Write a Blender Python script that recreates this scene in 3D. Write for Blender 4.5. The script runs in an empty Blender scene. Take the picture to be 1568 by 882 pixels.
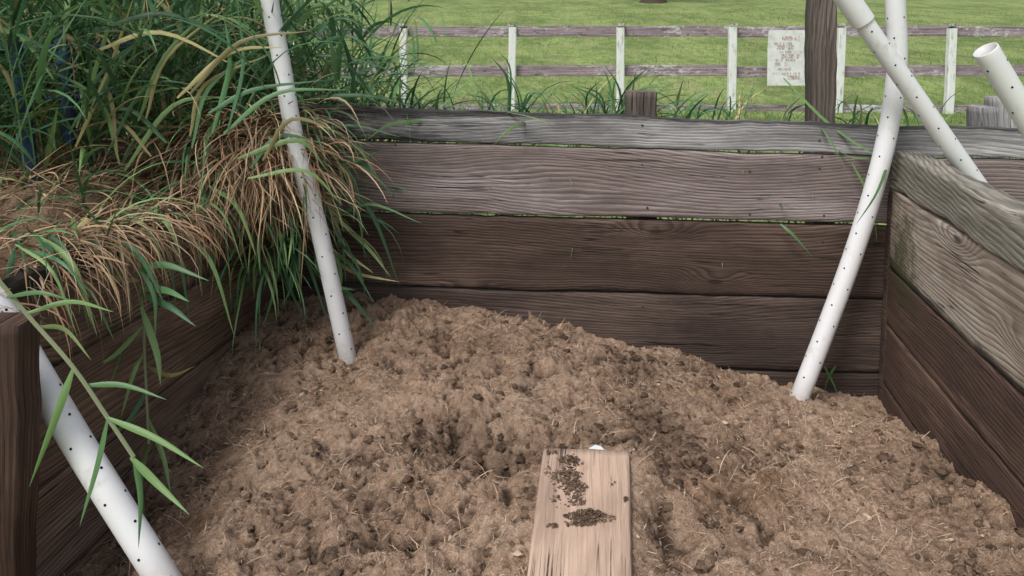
import bpy, math, random
import numpy as np
from mathutils import Vector, noise
random.seed(7); rng=np.random.default_rng(7)
scene=bpy.context.scene
F=1220.0; PITCH=math.radians(6); H=1.55
c6,s6=math.cos(PITCH),math.sin(PITCH)
def P(px,py,Y):
    """survey helper: photo bearing + distance -> world position"""
    u=(px-784)/F; v=-(py-168)/F
    t=Y/(c6+v*s6)
    return Vector((u*t,Y,H+t*(-s6+v*c6)))
def R(a,b): return random.uniform(a,b)
# ---------------- camera
cam=bpy.data.cameras.new("camera"); cob=bpy.data.objects.new("camera",cam); scene.collection.objects.link(cob)
cam.sensor_width=36; cam.lens=F/1568*36; cam.shift_y=-273/1568; cam.clip_end=3000; cam.clip_start=0.05
cob.location=(0,0,H); cob.rotation_euler=(math.radians(90-6),0,0); scene.camera=cob
# ---------------- light
w=bpy.data.worlds.new("World"); scene.world=w; w.use_nodes=True
nt=w.node_tree; bg=nt.nodes["Background"]; sky=nt.nodes.new("ShaderNodeTexSky"); sky.sky_type='NISHITA'
sky.sun_disc=False; sky.sun_elevation=math.radians(52); sky.sun_rotation=math.radians(215); sky.dust_density=4.0; sky.air_density=1.0; sky.ozone_density=1.0
hs=nt.nodes.new("ShaderNodeHueSaturation"); hs.inputs['Saturation'].default_value=0.45
nt.links.new(sky.outputs[0],hs.inputs['Color']); nt.links.new(hs.outputs[0],bg.inputs[0]); bg.inputs[1].default_value=0.15
sl=bpy.data.lights.new("sun","SUN"); sl.energy=1.7; sl.angle=math.radians(16); sl.color=(1,.98,.95)
so=bpy.data.objects.new("sun",sl); scene.collection.objects.link(so)
el=math.radians(52); az=math.radians(215)
d=Vector((math.sin(az)*math.cos(el),math.cos(az)*math.cos(el),math.sin(el)))
so.rotation_euler=d.to_track_quat('Z','Y').to_euler(); so.location=(0,0,10)
scene.view_settings.view_transform='Standard'; scene.view_settings.look='None'; scene.view_settings.exposure=0
# ---------------- node helper
class N:
    def __init__(s,name):
        s.m=bpy.data.materials.new(name); s.m.use_nodes=True; s.t=s.m.node_tree; s.b=s.t.nodes["Principled BSDF"]; s.out=s.t.nodes["Material Output"]
    def L(s,a,b): s.t.links.new(a,b)
    def setin(s,sock,v):
        if isinstance(v,bpy.types.NodeSocket): s.L(v,sock)
        else: sock.default_value=v
    def math(s,op,a,b=0.0,c=None,clamp=False):
        n=s.t.nodes.new("ShaderNodeMath"); n.operation=op; n.use_clamp=clamp
        s.setin(n.inputs[0],a); s.setin(n.inputs[1],b)
        if c is not None: s.setin(n.inputs[2],c)
        return n.outputs[0]
    def noise(s,vec,scale,detail=4,rough=.55,dist=0):
        n=s.t.nodes.new("ShaderNodeTexNoise"); s.L(vec,n.inputs['Vector']); n.inputs['Scale'].default_value=scale
        n.inputs['Detail'].default_value=detail; n.inputs['Roughness'].default_value=rough; n.inputs['Distortion'].default_value=dist
        return n.outputs['Fac']
    def mp(s,vec,sc=(1,1,1),loc=(0,0,0)):
        n=s.t.nodes.new("ShaderNodeMapping"); s.L(vec,n.inputs[0]); n.inputs['Scale'].default_value=sc; n.inputs['Location'].default_value=loc
        return n.outputs[0]
    def ramp(s,fac,a,b):
        n=s.t.nodes.new("ShaderNodeMapRange"); n.interpolation_type='SMOOTHSTEP'; s.L(fac,n.inputs[0]); n.inputs[1].default_value=a; n.inputs[2].default_value=b
        return n.outputs[0]
    def mix(s,f,a,b,mode='MIX'):
        n=s.t.nodes.new("ShaderNodeMix"); n.data_type='RGBA'; n.blend_type=mode
        s.setin(n.inputs[0],f)
        for k,v in ((6,a),(7,b)):
            if isinstance(v,tuple): v=tuple(v)+((1,) if len(v)==3 else ())
            s.setin(n.inputs[k],v)
        return n.outputs[2]
    def obj(s): return s.t.nodes.new("ShaderNodeTexCoord").outputs['Object']
    def pos(s): return s.t.nodes.new("ShaderNodeNewGeometry").outputs['Position']
    def attr(s,name):
        n=s.t.nodes.new("ShaderNodeAttribute"); n.attribute_name=name; return n
    def bump(s,h,dist,strength=1.0):
        n=s.t.nodes.new("ShaderNodeBump"); n.inputs['Strength'].default_value=strength; n.inputs['Distance'].default_value=dist
        s.L(h,n.inputs['Height']); s.L(n.outputs[0],s.b.inputs['Normal']); return n.outputs[0]
    def fin(s,col,rough=.8,spec=.3):
        s.setin(s.b.inputs['Base Color'],col if not isinstance(col,tuple) else col+(1,)); s.setin(s.b.inputs['Roughness'],rough)
        s.b.inputs['Specular IOR Level'].default_value=spec; return s.m

def wood(name,light,dark,stain,stain_amt=.5,ringd=75,edgecol=(.022,.021,.02),contrast=1.0,moss=0.0,rough=.8,figure=7.0,knots=.5,mosspos=None):
    n=N(name)
    uv=n.t.nodes.new("ShaderNodeUVMap"); uv.uv_map="UVMap"; uv=uv.outputs[0]
    sep=n.t.nodes.new("ShaderNodeSeparateXYZ"); n.L(uv,sep.inputs[0])
    v=sep.outputs[1]
    big=n.noise(n.mp(uv,(.7,2.6,1)),1.0,1,.4,.15)
    med=n.noise(n.mp(uv,(2.6,14,1)),1.0,2,.5)
    vo=n.t.nodes.new("ShaderNodeTexVoronoi"); vo.voronoi_dimensions='2D'; n.L(n.mp(uv,(1.3,3.6,1)),vo.inputs['Vector']); vo.inputs['Scale'].default_value=1.0
    dk=vo.outputs['Distance']
    cs=n.t.nodes.new("ShaderNodeSeparateColor"); n.L(vo.outputs['Color'],cs.inputs[0])
    keep=n.math('GREATER_THAN',cs.outputs[0],knots)
    kn=n.math('MULTIPLY',n.math('SUBTRACT',1.0,n.ramp(dk,0.0,.28)),keep)
    kcore=n.math('MULTIPLY',n.math('SUBTRACT',1.0,n.ramp(dk,.02,.055)),keep)
    f=n.math('ADD',n.math('MULTIPLY',v,ringd),n.math('MULTIPLY',big,figure*2.6))
    f=n.math('ADD',f,n.math('MULTIPLY',med,1.1)); f=n.math('ADD',f,n.math('MULTIPLY',kn,4.5))
    fr=n.math('FRACT',f)
    ring=n.math('MULTIPLY',n.ramp(fr,0.0,.8),n.math('SUBTRACT',1.0,n.ramp(fr,.82,1.0)))
    blot=n.noise(n.mp(uv,(3.2,7,1),(2,6,0)),1.0,4,.65)
    rk=n.ramp(blot,.35,.65)
    ringv=n.math('MULTIPLY',n.math('SUBTRACT',ring,.5),n.math('ADD',n.math('MULTIPLY',rk,.30*contrast),.10*contrast))
    fib=n.noise(n.mp(uv,(9,480,1)),1.0,2,.65)
    fib2=n.noise(n.mp(uv,(1.6,70,1)),1.0,4,.7)
    fac=n.math('ADD',ringv,n.math('MULTIPLY',fib,.5)); fac=n.math('ADD',fac,n.math('MULTIPLY',fib2,.8)); fac=n.math('ADD',fac,n.math('MULTIPLY',blot,.8))
    fac=n.ramp(fac,.70,1.34)
    col=n.mix(fac,dark,light)
    st=n.ramp(n.noise(n.mp(uv,(1.0,4.0,1),(3,3,0)),1.0,5,.65,.3),.5-.35*stain_amt,.72-.2*stain_amt)
    col=n.mix(n.math('MULTIPLY',st,.85),col,n.mix(fac,tuple(x*.4 for x in stain),stain))
    col=n.mix(n.math('MULTIPLY',kcore,.85),col,tuple(x*.4 for x in dark))
    e=n.attr("edge").outputs['Fac']
    en=n.math('ADD',e,n.math('MULTIPLY',n.math('SUBTRACT',n.noise(n.mp(uv,(3.5,20,1),(7,1,0)),1.0,5,.75),.5),1.7))
    en=n.ramp(en,.38,.88)
    col=n.mix(n.math('MULTIPLY',en,.87),col,edgecol)
    cr=n.noise(n.mp(uv,(.9,60,1),(1,9,0)),1.0,1,.5)
    crk=n.math('SUBTRACT',1.0,n.ramp(n.math('ABSOLUTE',n.math('SUBTRACT',cr,.5)),.0,.018))
    crk=n.math('MULTIPLY',crk,n.ramp(blot,.47,.58))
    col=n.mix(n.math('MULTIPLY',crk,.85),col,(.012,.01,.009))
    if moss>0:
        mo=n.ramp(n.noise(n.mp(uv,(9,16,1),(5,5,0)),1.0,6,.75),.66-.2*moss,.80-.14*moss)
        col=n.mix(n.math('MULTIPLY',mo,.7),col,(.10,.115,.05))
    if mosspos:
        p=n.mp(n.pos(),(1,1,.8)); vd=n.t.nodes.new("ShaderNodeVectorMath"); vd.operation='DISTANCE'; n.L(p,vd.inputs[0]); vd.inputs[1].default_value=(mosspos[0],mosspos[1],mosspos[2]*.8)
        mz=n.math('ADD',n.math('MULTIPLY',vd.outputs['Value'],3.6),n.math('MULTIPLY',n.noise(n.pos(),18,5,.75),2.2))
        col=n.mix(n.math('MULTIPLY',n.math('SUBTRACT',1.0,n.ramp(mz,1.15,1.85)),.8),col,(.06,.068,.026))
    h=n.math('ADD',n.math('MULTIPLY',ring,.4),n.math('MULTIPLY',fib,.6)); h=n.math('ADD',h,n.math('MULTIPLY',fib2,.8)); h=n.math('SUBTRACT',h,n.math('MULTIPLY',crk,2.5))
    n.bump(h,.0028,.85)
    return n.fin(col,rough,.25)

m_gray=wood("wood_gray",(.58,.56,.56),(.18,.17,.17),(.22,.215,.22),.45,contrast=.9,moss=.08)
m_lilac=wood("wood_lilac",(.48,.42,.415),(.17,.14,.135),(.24,.185,.17),.6,figure=9,contrast=1.7)
m_brown=wood("wood_brown",(.235,.165,.13),(.066,.043,.035),(.075,.048,.038),.85,figure=7,contrast=1.3,edgecol=(.026,.019,.016))
m_dark=wood("wood_dark",(.155,.112,.09),(.043,.03,.026),(.062,.042,.036),.6)
m_left=wood("wood_left",(.37,.26,.19),(.12,.078,.056),(.17,.112,.08),.55)
MP=P(1400,398,2.8)
m_right=wood("wood_right",(.33,.215,.155),(.085,.053,.04),(.095,.058,.047),.8,moss=.14,mosspos=tuple(MP),knots=.4)
m_silver=wood("wood_silver",(.62,.55,.47),(.22,.17,.135),(.29,.21,.155),.55,ringd=55,contrast=1.3,moss=.1,mosspos=tuple(MP),knots=.3)
m_cap=wood("wood_cap",(.64,.60,.53),(.19,.16,.135),(.25,.23,.18),.5,ringd=45,contrast=1.4,moss=.34,knots=.3)
m_post=wood("wood_post",(.25,.21,.185),(.08,.063,.055),(.12,.095,.08),.5,ringd=55)
m_rpost=wood("wood_redpost",(.22,.125,.09),(.05,.028,.02),(.07,.043,.033),.7,ringd=60,edgecol=(.3,.22,.16))
m_plank=wood("wood_plank",(.64,.475,.37),(.50,.345,.26),(.47,.335,.255),.35,ringd=40,contrast=.25,figure=3,knots=.8)

def link(ob,parent=None):
    scene.collection.objects.link(ob)
    if parent: ob.parent=parent
    return ob
def empty(name):
    e=bpy.data.objects.new(name,None); scene.collection.objects.link(e); return e
_bs=[0]
import bmesh
def board(name,BL,TL,BR,TR,back,mat,parent=None,et=.6,eb=.3,eL=0.0,eR=0.0,wave=.004,nu=None,base=0.0,eLr=.12):
    """sawn board. four front-face corners + back (thickness vector)"""
    _bs[0]+=1; sd=_bs[0]*7.31
    BL,TL,BR,TR,back=[Vector(a) for a in (BL,TL,BR,TR,back)]
    Ln=(BR-BL).length; Hh=(TL-BL).length; th=back.length
    nu=nu or max(8,int(Ln/.025)); nv=12
    up=(TL-BL).normalized(); bn=back.normalized()
    rings=[];uvs=[];ed=[]
    for i in range(nu+1):
        u=i/nu; b=BL.lerp(BR,u); t=TL.lerp(TR,u)
        wt=wave*(noise.noise((u*Ln*3,sd,0))+.6*noise.noise((u*Ln*14,sd,3))); wb=wave*(noise.noise((u*Ln*3,sd,7))+.6*noise.noise((u*Ln*14,sd,9)))
        row=[];ru=[];re=[]
        for j in range(nv+1):
            v=j/nv; vv=.5-.5*math.cos(v*math.pi)
            p=b.lerp(t,vv)+up*(wt*vv+wb*(1-vv))
            off=.006 if j in(0,nv) else (.001 if j in(1,nv-1) else 0)
            p=p+bn*(off+.003*noise.noise((u*Ln*2.2,vv*3,sd)))
            q=max(0,min(1,base+et*max(0,(vv-.72)/.28)+eb*max(0,(.22-vv)/.22)+eL*max(0,(eLr-u)/eLr)+eR*max(0,(u-.88)/.12)))
            row.append(p); ru.append((u*Ln+sd,vv*Hh+sd*.37)); re.append(q)
        tp=t+up*wt; bp=b+up*wb
        row+= [tp+bn*(th*.5)-up*.001, tp+bn*(th-.004), tp+bn*th-up*.006, bp+bn*th+up*.006, bp+bn*(th-.004), bp+bn*(th*.5)]
        ru+= [(u*Ln+sd,Hh+sd*.37+th*.5),(u*Ln+sd,Hh+sd*.37+th),(u*Ln+sd,Hh+sd*.37+th+.01),(u*Ln+sd,sd*.37-th-.01),(u*Ln+sd,sd*.37-th),(u*Ln+sd,sd*.37-th*.5)]
        re+= [min(1,base+et*.8)]*3+[eb]*3
        rings.append(row);uvs.append(ru);ed.append(re)
    K=len(rings[0]); verts=[p for r in rings for p in r]; faces=[];fuv=[]
    fu=[x for r in uvs for x in r]; fe=[x for r in ed for x in r]
    for i in range(nu):
        for k in range(K):
            a=i*K+k; b2=i*K+(k+1)%K; c=(i+1)*K+(k+1)%K; d2=(i+1)*K+k
            faces.append((a,b2,c,d2))
            if k==K-1: fuv+= [fu[a],(fu[b2][0],fu[a][1]+.02),(fu[c][0],fu[a][1]+.02),fu[d2]]
            else: fuv+=[fu[a],fu[b2],fu[c],fu[d2]]
    for base_i,rev in((0,False),(nu*K,True)):
        idx=list(range(base_i,base_i+K))
        if not rev: idx=idx[::-1]
        faces.append(tuple(idx)); fuv+=[( (verts[q]-verts[idx[0]]).dot(bn)*.6+sd,(verts[q]-verts[idx[0]]).dot(up)+sd) for q in idx]
    me=bpy.data.meshes.new(name); me.from_pydata([tuple(v) for v in verts],[],faces)
    ul=me.uv_layers.new(name="UVMap"); ul.data.foreach_set("uv",np.array(fuv,dtype=np.float32).ravel())
    at=me.attributes.new("edge",'FLOAT','POINT'); at.data.foreach_set("value",np.array(fe,dtype=np.float32))
    bm=bmesh.new(); bm.from_mesh(me); bmesh.ops.recalc_face_normals(bm,faces=bm.faces); bm.to_mesh(me); bm.free()
    for p in me.polygons: p.use_smooth=len(p.vertices)==4
    me.materials.append(mat)
    ob=bpy.data.objects.new(name,me); return link(ob,parent)

def np_mesh(name,V,Fq,mat,col=None,smooth=True,parent=None):
    me=bpy.data.meshes.new(name); V=np.asarray(V,dtype=np.float32); Fq=np.asarray(Fq,dtype=np.int32)
    nf,k=Fq.shape
    me.vertices.add(len(V)); me.vertices.foreach_set("co",V.ravel())
    me.loops.add(nf*k); me.loops.foreach_set("vertex_index",Fq.ravel())
    me.polygons.add(nf); me.polygons.foreach_set("loop_start",np.arange(nf,dtype=np.int32)*k)
    me.polygons.foreach_set("use_smooth",np.full(nf,smooth))
    me.update(calc_edges=True); me.validate()
    if col is not None:
        a=me.color_attributes.new("Col",'FLOAT_COLOR','POINT'); c=np.ones((len(V),4),dtype=np.float32); c[:,:3]=col; a.data.foreach_set("color",c.ravel())
    if mat: me.materials.append(mat)
    return link(bpy.data.objects.new(name,me),parent)

# ---------------- wall geometry
def yb(X): return 3.145-.1*X            # back wall front face
def xl(Y): return -1.507+.155*Y         # left wall inner face
def xr(Y): return .975+.155*Y           # right wall inner face
def PB(px,py):
    u=(px-784)/F; v=-(py-168)/F; k=(c6+v*s6)
    t=3.145/(k+.1*u); return Vector((u*t,k*t,H+t*(-s6+v*c6)))
bw=empty("wooden_wall")
bk=Vector((.1,1,0)).normalized()*.042
def bb(nm,x0,yt0,yb0,x1,yt1,yb1,mat,**k): return board(nm,PB(x0,yb0),PB(x0,yt0),PB(x1,yb1),PB(x1,yt1),bk,mat,bw,**k)
bb("board_1",395,160,209,1700,203,248,m_gray,et=.95,eb=.35,wave=.007,eL=1.0,eLr=.40,eR=.2)
bb("board_2",395,213,318,1700,250,353,m_lilac,et=.35,eb=.3,wave=.005,eL=.45,eLr=.25)
bb("board_3",395,323,432,1700,357,468,m_brown,et=.1,eb=.6,wave=.007)
bb("board_4",395,435,545,1700,471,580,m_dark,et=.3,eb=.5,wave=.006)
bb("board_5",395,549,660,1700,584,690,m_dark,et=.3,eb=.5)
bb("board_6",395,664,760,1700,694,790,m_dark,et=.3,eb=.5)
lw=empty("wooden_wall")
zl=[.95,.655,.37,.085,-.2]
for i in range(4):
    a,b=zl[i],zl[i+1]+.007
    Y0,Y1=1.35,3.27
    board("board_%d"%(i+1),(xl(Y0),Y0,b),(xl(Y0)-.0,Y0,a-(.03 if i==0 else 0)),(xl(Y1),Y1,b),(xl(Y1),Y1,a),Vector((-1,.155,0)).normalized()*.045,m_left,lw,et=(1.0 if i==0 else .3),eb=.35,wave=.024 if i==0 else .004,base=.34 if i==0 else 0.0)
rw=empty("wooden_wall")
zr=[1.075,.935,.63,.41,.17,-.1]; mats=[m_silver,m_silver,m_right,m_right,m_right]
for i in range(5):
    a,b=zr[i],zr[i+1]+.006
    Y0,Y1=1.2,3.0
    x0,x1=xr(Y0),xr(Y1)
    th=.10 if i==0 else .05
    board("board_%d"%(i+1),(x0-(.004 if i==0 else 0),Y0,b),(x0,Y0,a),(x1,Y1-.01,b),(x1,Y1-.01,a),Vector((1,-.155,0)).normalized()*th,m_cap if i==0 else mats[i],rw,et=(.25 if i<2 else .4),eb=(.3 if i!=1 else .9),eR=.4 if i in(1,2) else .1,wave=.012 if i==0 else .004)
board("end_post",(xr(2.99)-.006,2.985,-.1),(xr(2.99)-.006,2.985,.93),(xr(2.99)-.008,2.95,-.1),(xr(2.99)-.008,2.95,.93),(.02,0,0),m_brown,rw)
def post(name,px0,px1,pyt,pyb,Y,mat,lean=0,th=.1):
    bl=P(px0,pyb,Y); br=P(px1,pyb,Y); tl=P(px0+lean,pyt,Y); tr=P(px1+lean,pyt,Y)
    return board(name,bl,br,tl,tr,(0,th,0),mat,None,et=.25,eb=.25,wave=.008)
post("wooden_post",1243,1279,-70,420,3.25,m_post,lean=4)
post("wooden_post",962,1006,141,420,3.35,m_post)
post("wooden_post",1499,1530,165,420,3.3,m_gray)
post("wooden_post",1531,1562,150,420,3.36,m_gray,lean=-3)
post("wooden_post",-42,28,499,1050,1.62,m_rpost,th=.08)
n=N("rusty_nail"); m_nail=n.fin((.04,.028,.022),.7,.4)
def nails(parent,pts,nrm):
    V=[];F_=[]; nrm=Vector(nrm).normalized(); s=nrm.orthogonal().normalized(); b=nrm.cross(s)
    for q in pts:
        o=len(V); rr=R(.0035,.005)
        for k in range(8): V.append(tuple(Vector(q)+nrm*.0035+(s*math.cos(k*.785)+b*math.sin(k*.785))*rr))
        F_.append(list(range(o,o+8)))
    np_mesh("nails",V,F_,m_nail,None,False,parent)
nails(bw,[PB(x+R(-4,4),y) for x,y in [(985,192),(986,252),(990,318),(984,350),(988,440),(607,222),(606,300),(610,345),(612,420),(1255,215),(1262,240),(1258,258),(1262,330),(1257,370),(1262,445),(1150,262),(1147,328),(1255,485),(1262,550),(985,470)]],(-.1,-1,0))

# ---------------- compost
ctl=[(400,468,3.18),(460,455,3.18),(570,452,3.16),(700,466,3.14),(830,490,3.13),(1000,522,3.1),(1100,550,3.08),(1210,576,3.05),(1350,606,2.98),
 (380,478,3.1),(240,660,2.507),(100,870,2.106),(300,575,2.73),(1460,680,2.44),(1568,760,2.0),
 (532,542,2.84),(1225,610,2.85),(784,600,2.5),(784,520,2.85),(500,700,2.15),(300,800,1.95),(1200,700,2.2),(1200,850,1.75),(400,870,1.8),
 (640,620,2.45),(900,640,2.35),(1000,760,1.95),(700,800,1.85),(1050,600,2.6),(1400,800,1.9),(450,600,2.55),(1000,700,2.1)]
C=[tuple(P(*c)) for c in ctl]+[(-1.2,1.0,.1),(0,1.0,.28),(1,1.0,.32),(-.5,1.3,.24),(.5,1.4,.32),(1.2,1.4,.36),(0,1.5,.30)]
C=np.array(C); C[:,2]-=.015
A=np.sqrt(((C[:,None,:2]-C[None,:,:2])**2).sum(-1)+.01)
wts=np.linalg.solve(A-np.eye(len(C))*.03,C[:,2]-.3)
def base_h(X,Y):
    r=np.sqrt((X[...,None]-C[:,0])**2+(Y[...,None]-C[:,1])**2+.01); return .3+r@wts
pk=[P(805,882,1.65),P(967,882,1.65),P(832,687,2.06),P(964,690,2.06)]
def extr(a,b,k): return b+(a-b)*k
n0=extr(pk[0],pk[2],1.9); n1=extr(pk[1],pk[3],1.9); f0,f1=pk[2],pk[3]
nz=noise.noise
def lump(x,y):
    m=nz((x*2.6,y*2.6,11)); k=max(.15,min(1,.6+m*1.9))
    v=.036*nz((x*4.5,y*4.5,1.3))+.026*nz((x*11,y*11,4.1))
    n1_=nz((x*22,y*22,3)); n2_=nz((x*22,y*22,8)); n3_=nz((x*70,y*70,3)); n4_=nz((x*70,y*70,8))
    wx=x+.026*n1_+.010*n3_; wy=y+.026*n2_+.010*n4_
    dd,pp=noise.voronoi((wx*12,wy*12,.5)); a=.25+1.5*abs(nz((pp[0].x*3.3,pp[0].y*3.3,2)))*1.8
    v+=.048*k*a*max(-.30,.60-dd[0]*1.25)
    dd,pp=noise.voronoi((wx*29,wy*29,.5)); a=.2+1.6*abs(nz((pp[0].x*3.3,pp[0].y*3.3,2)))*1.8
    v+=.022*(.3+.7*k)*a*(.55-dd[0]*1.3)
    v+=.009*nz((x*52,y*52,2.2))+.006*nz((x*120,y*120,9.2))
    return v
def plank_dist(x,y):
    t=(y-f0.y)/(n0.y-f0.y); xa=f0.x+(n0.x-f0.x)*t; xb=f1.x+(n1.x-f1.x)*t
    return max(xa-x,x-xb,y-f0.y)
def plank_z(y): t=(y-f0.y)/(n0.y-f0.y); return f0.z+(n0.z-f0.z)*t
NX,NY=600,520
S=np.linspace(0,1,NX); T=np.linspace(0,1,NY)
XX=np.zeros((NY,NX)); YY=np.zeros((NY,NX))
for j,t in enumerate(T):
    yy=np.full(NX,1.0+t*2.15)
    for _ in range(3):
        x=xl(yy)-.01+S*(xr(yy)+.01-(xl(yy)-.01)); ye=yb(x)+.01; yy=1.0+t*(ye-1.0)
    XX[j]=x; YY[j]=yy
ZB=base_h(XX,YY)
DARK=np.zeros_like(ZB)
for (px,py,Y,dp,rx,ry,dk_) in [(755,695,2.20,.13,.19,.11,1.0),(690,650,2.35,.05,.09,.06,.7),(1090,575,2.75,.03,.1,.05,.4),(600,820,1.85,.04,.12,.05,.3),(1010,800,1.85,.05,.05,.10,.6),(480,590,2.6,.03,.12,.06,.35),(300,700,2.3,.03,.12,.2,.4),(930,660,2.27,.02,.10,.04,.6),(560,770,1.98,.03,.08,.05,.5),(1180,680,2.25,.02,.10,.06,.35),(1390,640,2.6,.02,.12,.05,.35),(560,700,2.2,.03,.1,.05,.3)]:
    q=P(px,py,Y); g_=np.exp(-(((XX-q.x)/rx)**2+((YY-q.y)/ry)**2)); ZB-= dp*g_; DARK+=dk_*g_  # dips are sunk, and their shade is painted in through DARK
ZB+= .025*np.exp(-(((XX-.10)/.14)**2+((YY-2.17)/.045)**2))
q=P(690,630,2.45); ZB+= .035*np.exp(-(((XX-q.x)/.22)**2+((YY-q.y)/.06)**2))
q=P(610,730,2.08); ZB+= .03*np.exp(-(((XX-q.x)/.13)**2+((YY-q.y)/.12)**2))
LP=np.zeros_like(ZB)
for j in range(NY):
    for i in range(NX):
        LP[j,i]=lump(XX[j,i],YY[j,i])
for j in range(0,NY):
    for i in range(0,NX):
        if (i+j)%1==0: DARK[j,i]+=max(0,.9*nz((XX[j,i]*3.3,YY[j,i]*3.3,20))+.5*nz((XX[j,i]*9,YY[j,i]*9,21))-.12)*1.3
Z=ZB+LP
for j in range(NY):
    for i in range(NX):
        x,y=XX[j,i],YY[j,i]
        if -.25<x<.4 and y<2.2:
            dd=plank_dist(x,y)
            if dd<.09:
                pz=plank_z(y)
                if dd<-.012: Z[j,i]=min(Z[j,i],pz-.05)
                else:
                    k=min(1,max(0,dd/.09)); tgt=pz-.022+LP[j,i]*.7
                    if dd<0: tgt=min(tgt,pz-.02)
                    Z[j,i]=tgt*(1-k)+Z[j,i]*k
V=np.stack([XX,YY,Z],-1).reshape(-1,3)
I=np.arange(NY*NX).reshape(NY,NX)
Fq=np.stack([I[:-1,:-1],I[:-1,1:],I[1:,1:],I[1:,:-1]],-1).reshape(-1,4)
def soilmat(name,light,mid,dark,bias=0,usecol=False):
    n=N(name); p=n.pos()
    a=n.noise(p,2.6,4,.65,.3); b=n.noise(p,34,4,.75); c=n.noise(p,260,2,.75)
    fs=None
    for rot in (.3,1.9):
        m_=n.t.nodes.new("ShaderNodeMapping"); n.L(p,m_.inputs[0]); m_.inputs['Rotation'].default_value=(.3,.2,rot)
        q_=n.noise(n.mp(m_.outputs[0],(55,560,400),(rot*3,0,0)),1,1,.5)
        fs=q_ if fs is None else n.math('MAXIMUM',fs,q_)
    fib=n.ramp(fs,.58,.72)
    k=n.math('ADD',n.math('MULTIPLY',a,.8),n.math('MULTIPLY',b,1.1)); k=n.math('ADD',k,n.math('MULTIPLY',c,.8))
    if usecol:
        base=n.attr("Col").outputs['Color']; col=n.mix(n.ramp(k,1.0,1.6),n.mix(.6,base,(0,0,0)),base)
        col=n.mix(n.math('MULTIPLY',fib,.4),col,light)
    else:
        col=n.mix(n.ramp(k,.98+bias,1.36+bias),dark,mid)
        col=n.mix(n.ramp(n.math('ADD',k,n.math('MULTIPLY',fib,.18)),1.28+bias,1.62+bias),col,light)
        col=n.mix(n.math('MULTIPLY',fib,.40),col,tuple(min(1,x*1.3) for x in light))
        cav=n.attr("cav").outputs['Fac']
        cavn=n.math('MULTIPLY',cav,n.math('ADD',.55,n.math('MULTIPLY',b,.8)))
        col=n.mix(n.math('MULTIPLY',cavn,.95,clamp=True),col,tuple(x*.5 for x in dark))  # painted shade: hollows mixed toward a deeper dark
        r=n.ramp(n.noise(n.mp(p,(2.2,2.2,1),(4,1,0)),1,4,.65),.54,.72)
        col=n.mix(n.math('MULTIPLY',r,.38),col,(.20,.105,.04))
    n.bump(n.math('ADD',c,n.math('MULTIPLY',fib,.5)),.007,1.0)
    return n.fin(col,.95,.1)
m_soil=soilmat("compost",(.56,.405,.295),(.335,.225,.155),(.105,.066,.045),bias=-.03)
m_clod=soilmat("compost_clod",(.42,.30,.215),(0,0,0),(0,0,0),usecol=True)
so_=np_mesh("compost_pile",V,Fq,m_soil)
def blur(a,k):
    for ax in(0,1):
        cs=np.cumsum(np.pad(a,[(k+1,k) if q==ax else (0,0) for q in(0,1)],mode='edge'),axis=ax)
        a=(np.take(cs,range(2*k+1,cs.shape[ax]),axis=ax)-np.take(cs,range(0,cs.shape[ax]-2*k-1),axis=ax))/(2*k+1)
    return a
cv=np.clip((blur(Z,8)-Z-.001)/.014,0,1)+DARK*.62  # painted shade between lumps and in dips, plus random dark patches
cv+= .35*np.clip((-.70-XX)/.4,0,1)  # shaded left side of the pile, painted into the colour
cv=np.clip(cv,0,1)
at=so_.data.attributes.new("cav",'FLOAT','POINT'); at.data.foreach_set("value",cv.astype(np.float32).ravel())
def gij(x,y):
    s=(x-xl(y))/(xr(y)-xl(y)); ye=yb(x); t=(y-1.0)/(ye+.01-1.0)
    return int(min(NY-1,max(0,round(t*(NY-1))))),int(min(NX-1,max(0,round(s*(NX-1)))))
def zsurf(x,y): return Z[gij(x,y)]
def colmat(name,rough=.9,transl=0,spec=.15,var=True):
    n=N(name); c=n.attr("Col").outputs['Color']
    if var:
        z_=n.noise(n.pos(),90,2,.6); c=n.mix(n.ramp(z_,.25,.75),n.mix(.35,c,(0,0,0)),c)
    n.fin(c,rough,spec)
    if transl:
        tr=n.t.nodes.new("ShaderNodeBsdfTranslucent"); n.L(c,tr.inputs[0]); mx=n.t.nodes.new("ShaderNodeMixShader"); mx.inputs[0].default_value=transl
        n.L(n.b.outputs[0],mx.inputs[1]); n.L(tr.outputs[0],mx.inputs[2]); n.L(mx.outputs[0],n.out.inputs[0])
    return n.m
vari=[]
for k in range(10):
    bm=bmesh.new(); bmesh.ops.create_icosphere(bm,subdivisions=2,radius=1)
    vs=[]
    for v in bm.verts:
        q=v.co*(1+.75*nz(v.co*1.6+Vector((k*9,0,0)))+.65*nz(v.co*4+Vector((k*5,3,0)))); vs.append((q.x,q.y,q.z*.7))
    fs=[[w_.index for w_ in f.verts] for f in bm.faces]; vari.append((np.array(vs),np.array(fs))); bm.free()
def clods(name,items,mat):
    Vs=[];Fs=[];Cs=[];o=0
    for (p,s,c) in items:
        v,f=random.choice(vari); a=R(0,6.28); ca,sa=math.cos(a),math.sin(a)
        vv=v*np.array([s*R(.8,1.5),s*R(.6,1.1),s*R(.6,1)]); vv=np.stack([vv[:,0]*ca-vv[:,1]*sa,vv[:,0]*sa+vv[:,1]*ca,vv[:,2]],-1)+np.array(p)
        Vs.append(vv);Fs.append(f+o);o+=len(v);Cs.append(np.tile(c,(len(v),1)))
    return np_mesh(name,np.concatenate(Vs),np.concatenate(Fs),mat,np.concatenate(Cs))
items=[]
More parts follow.
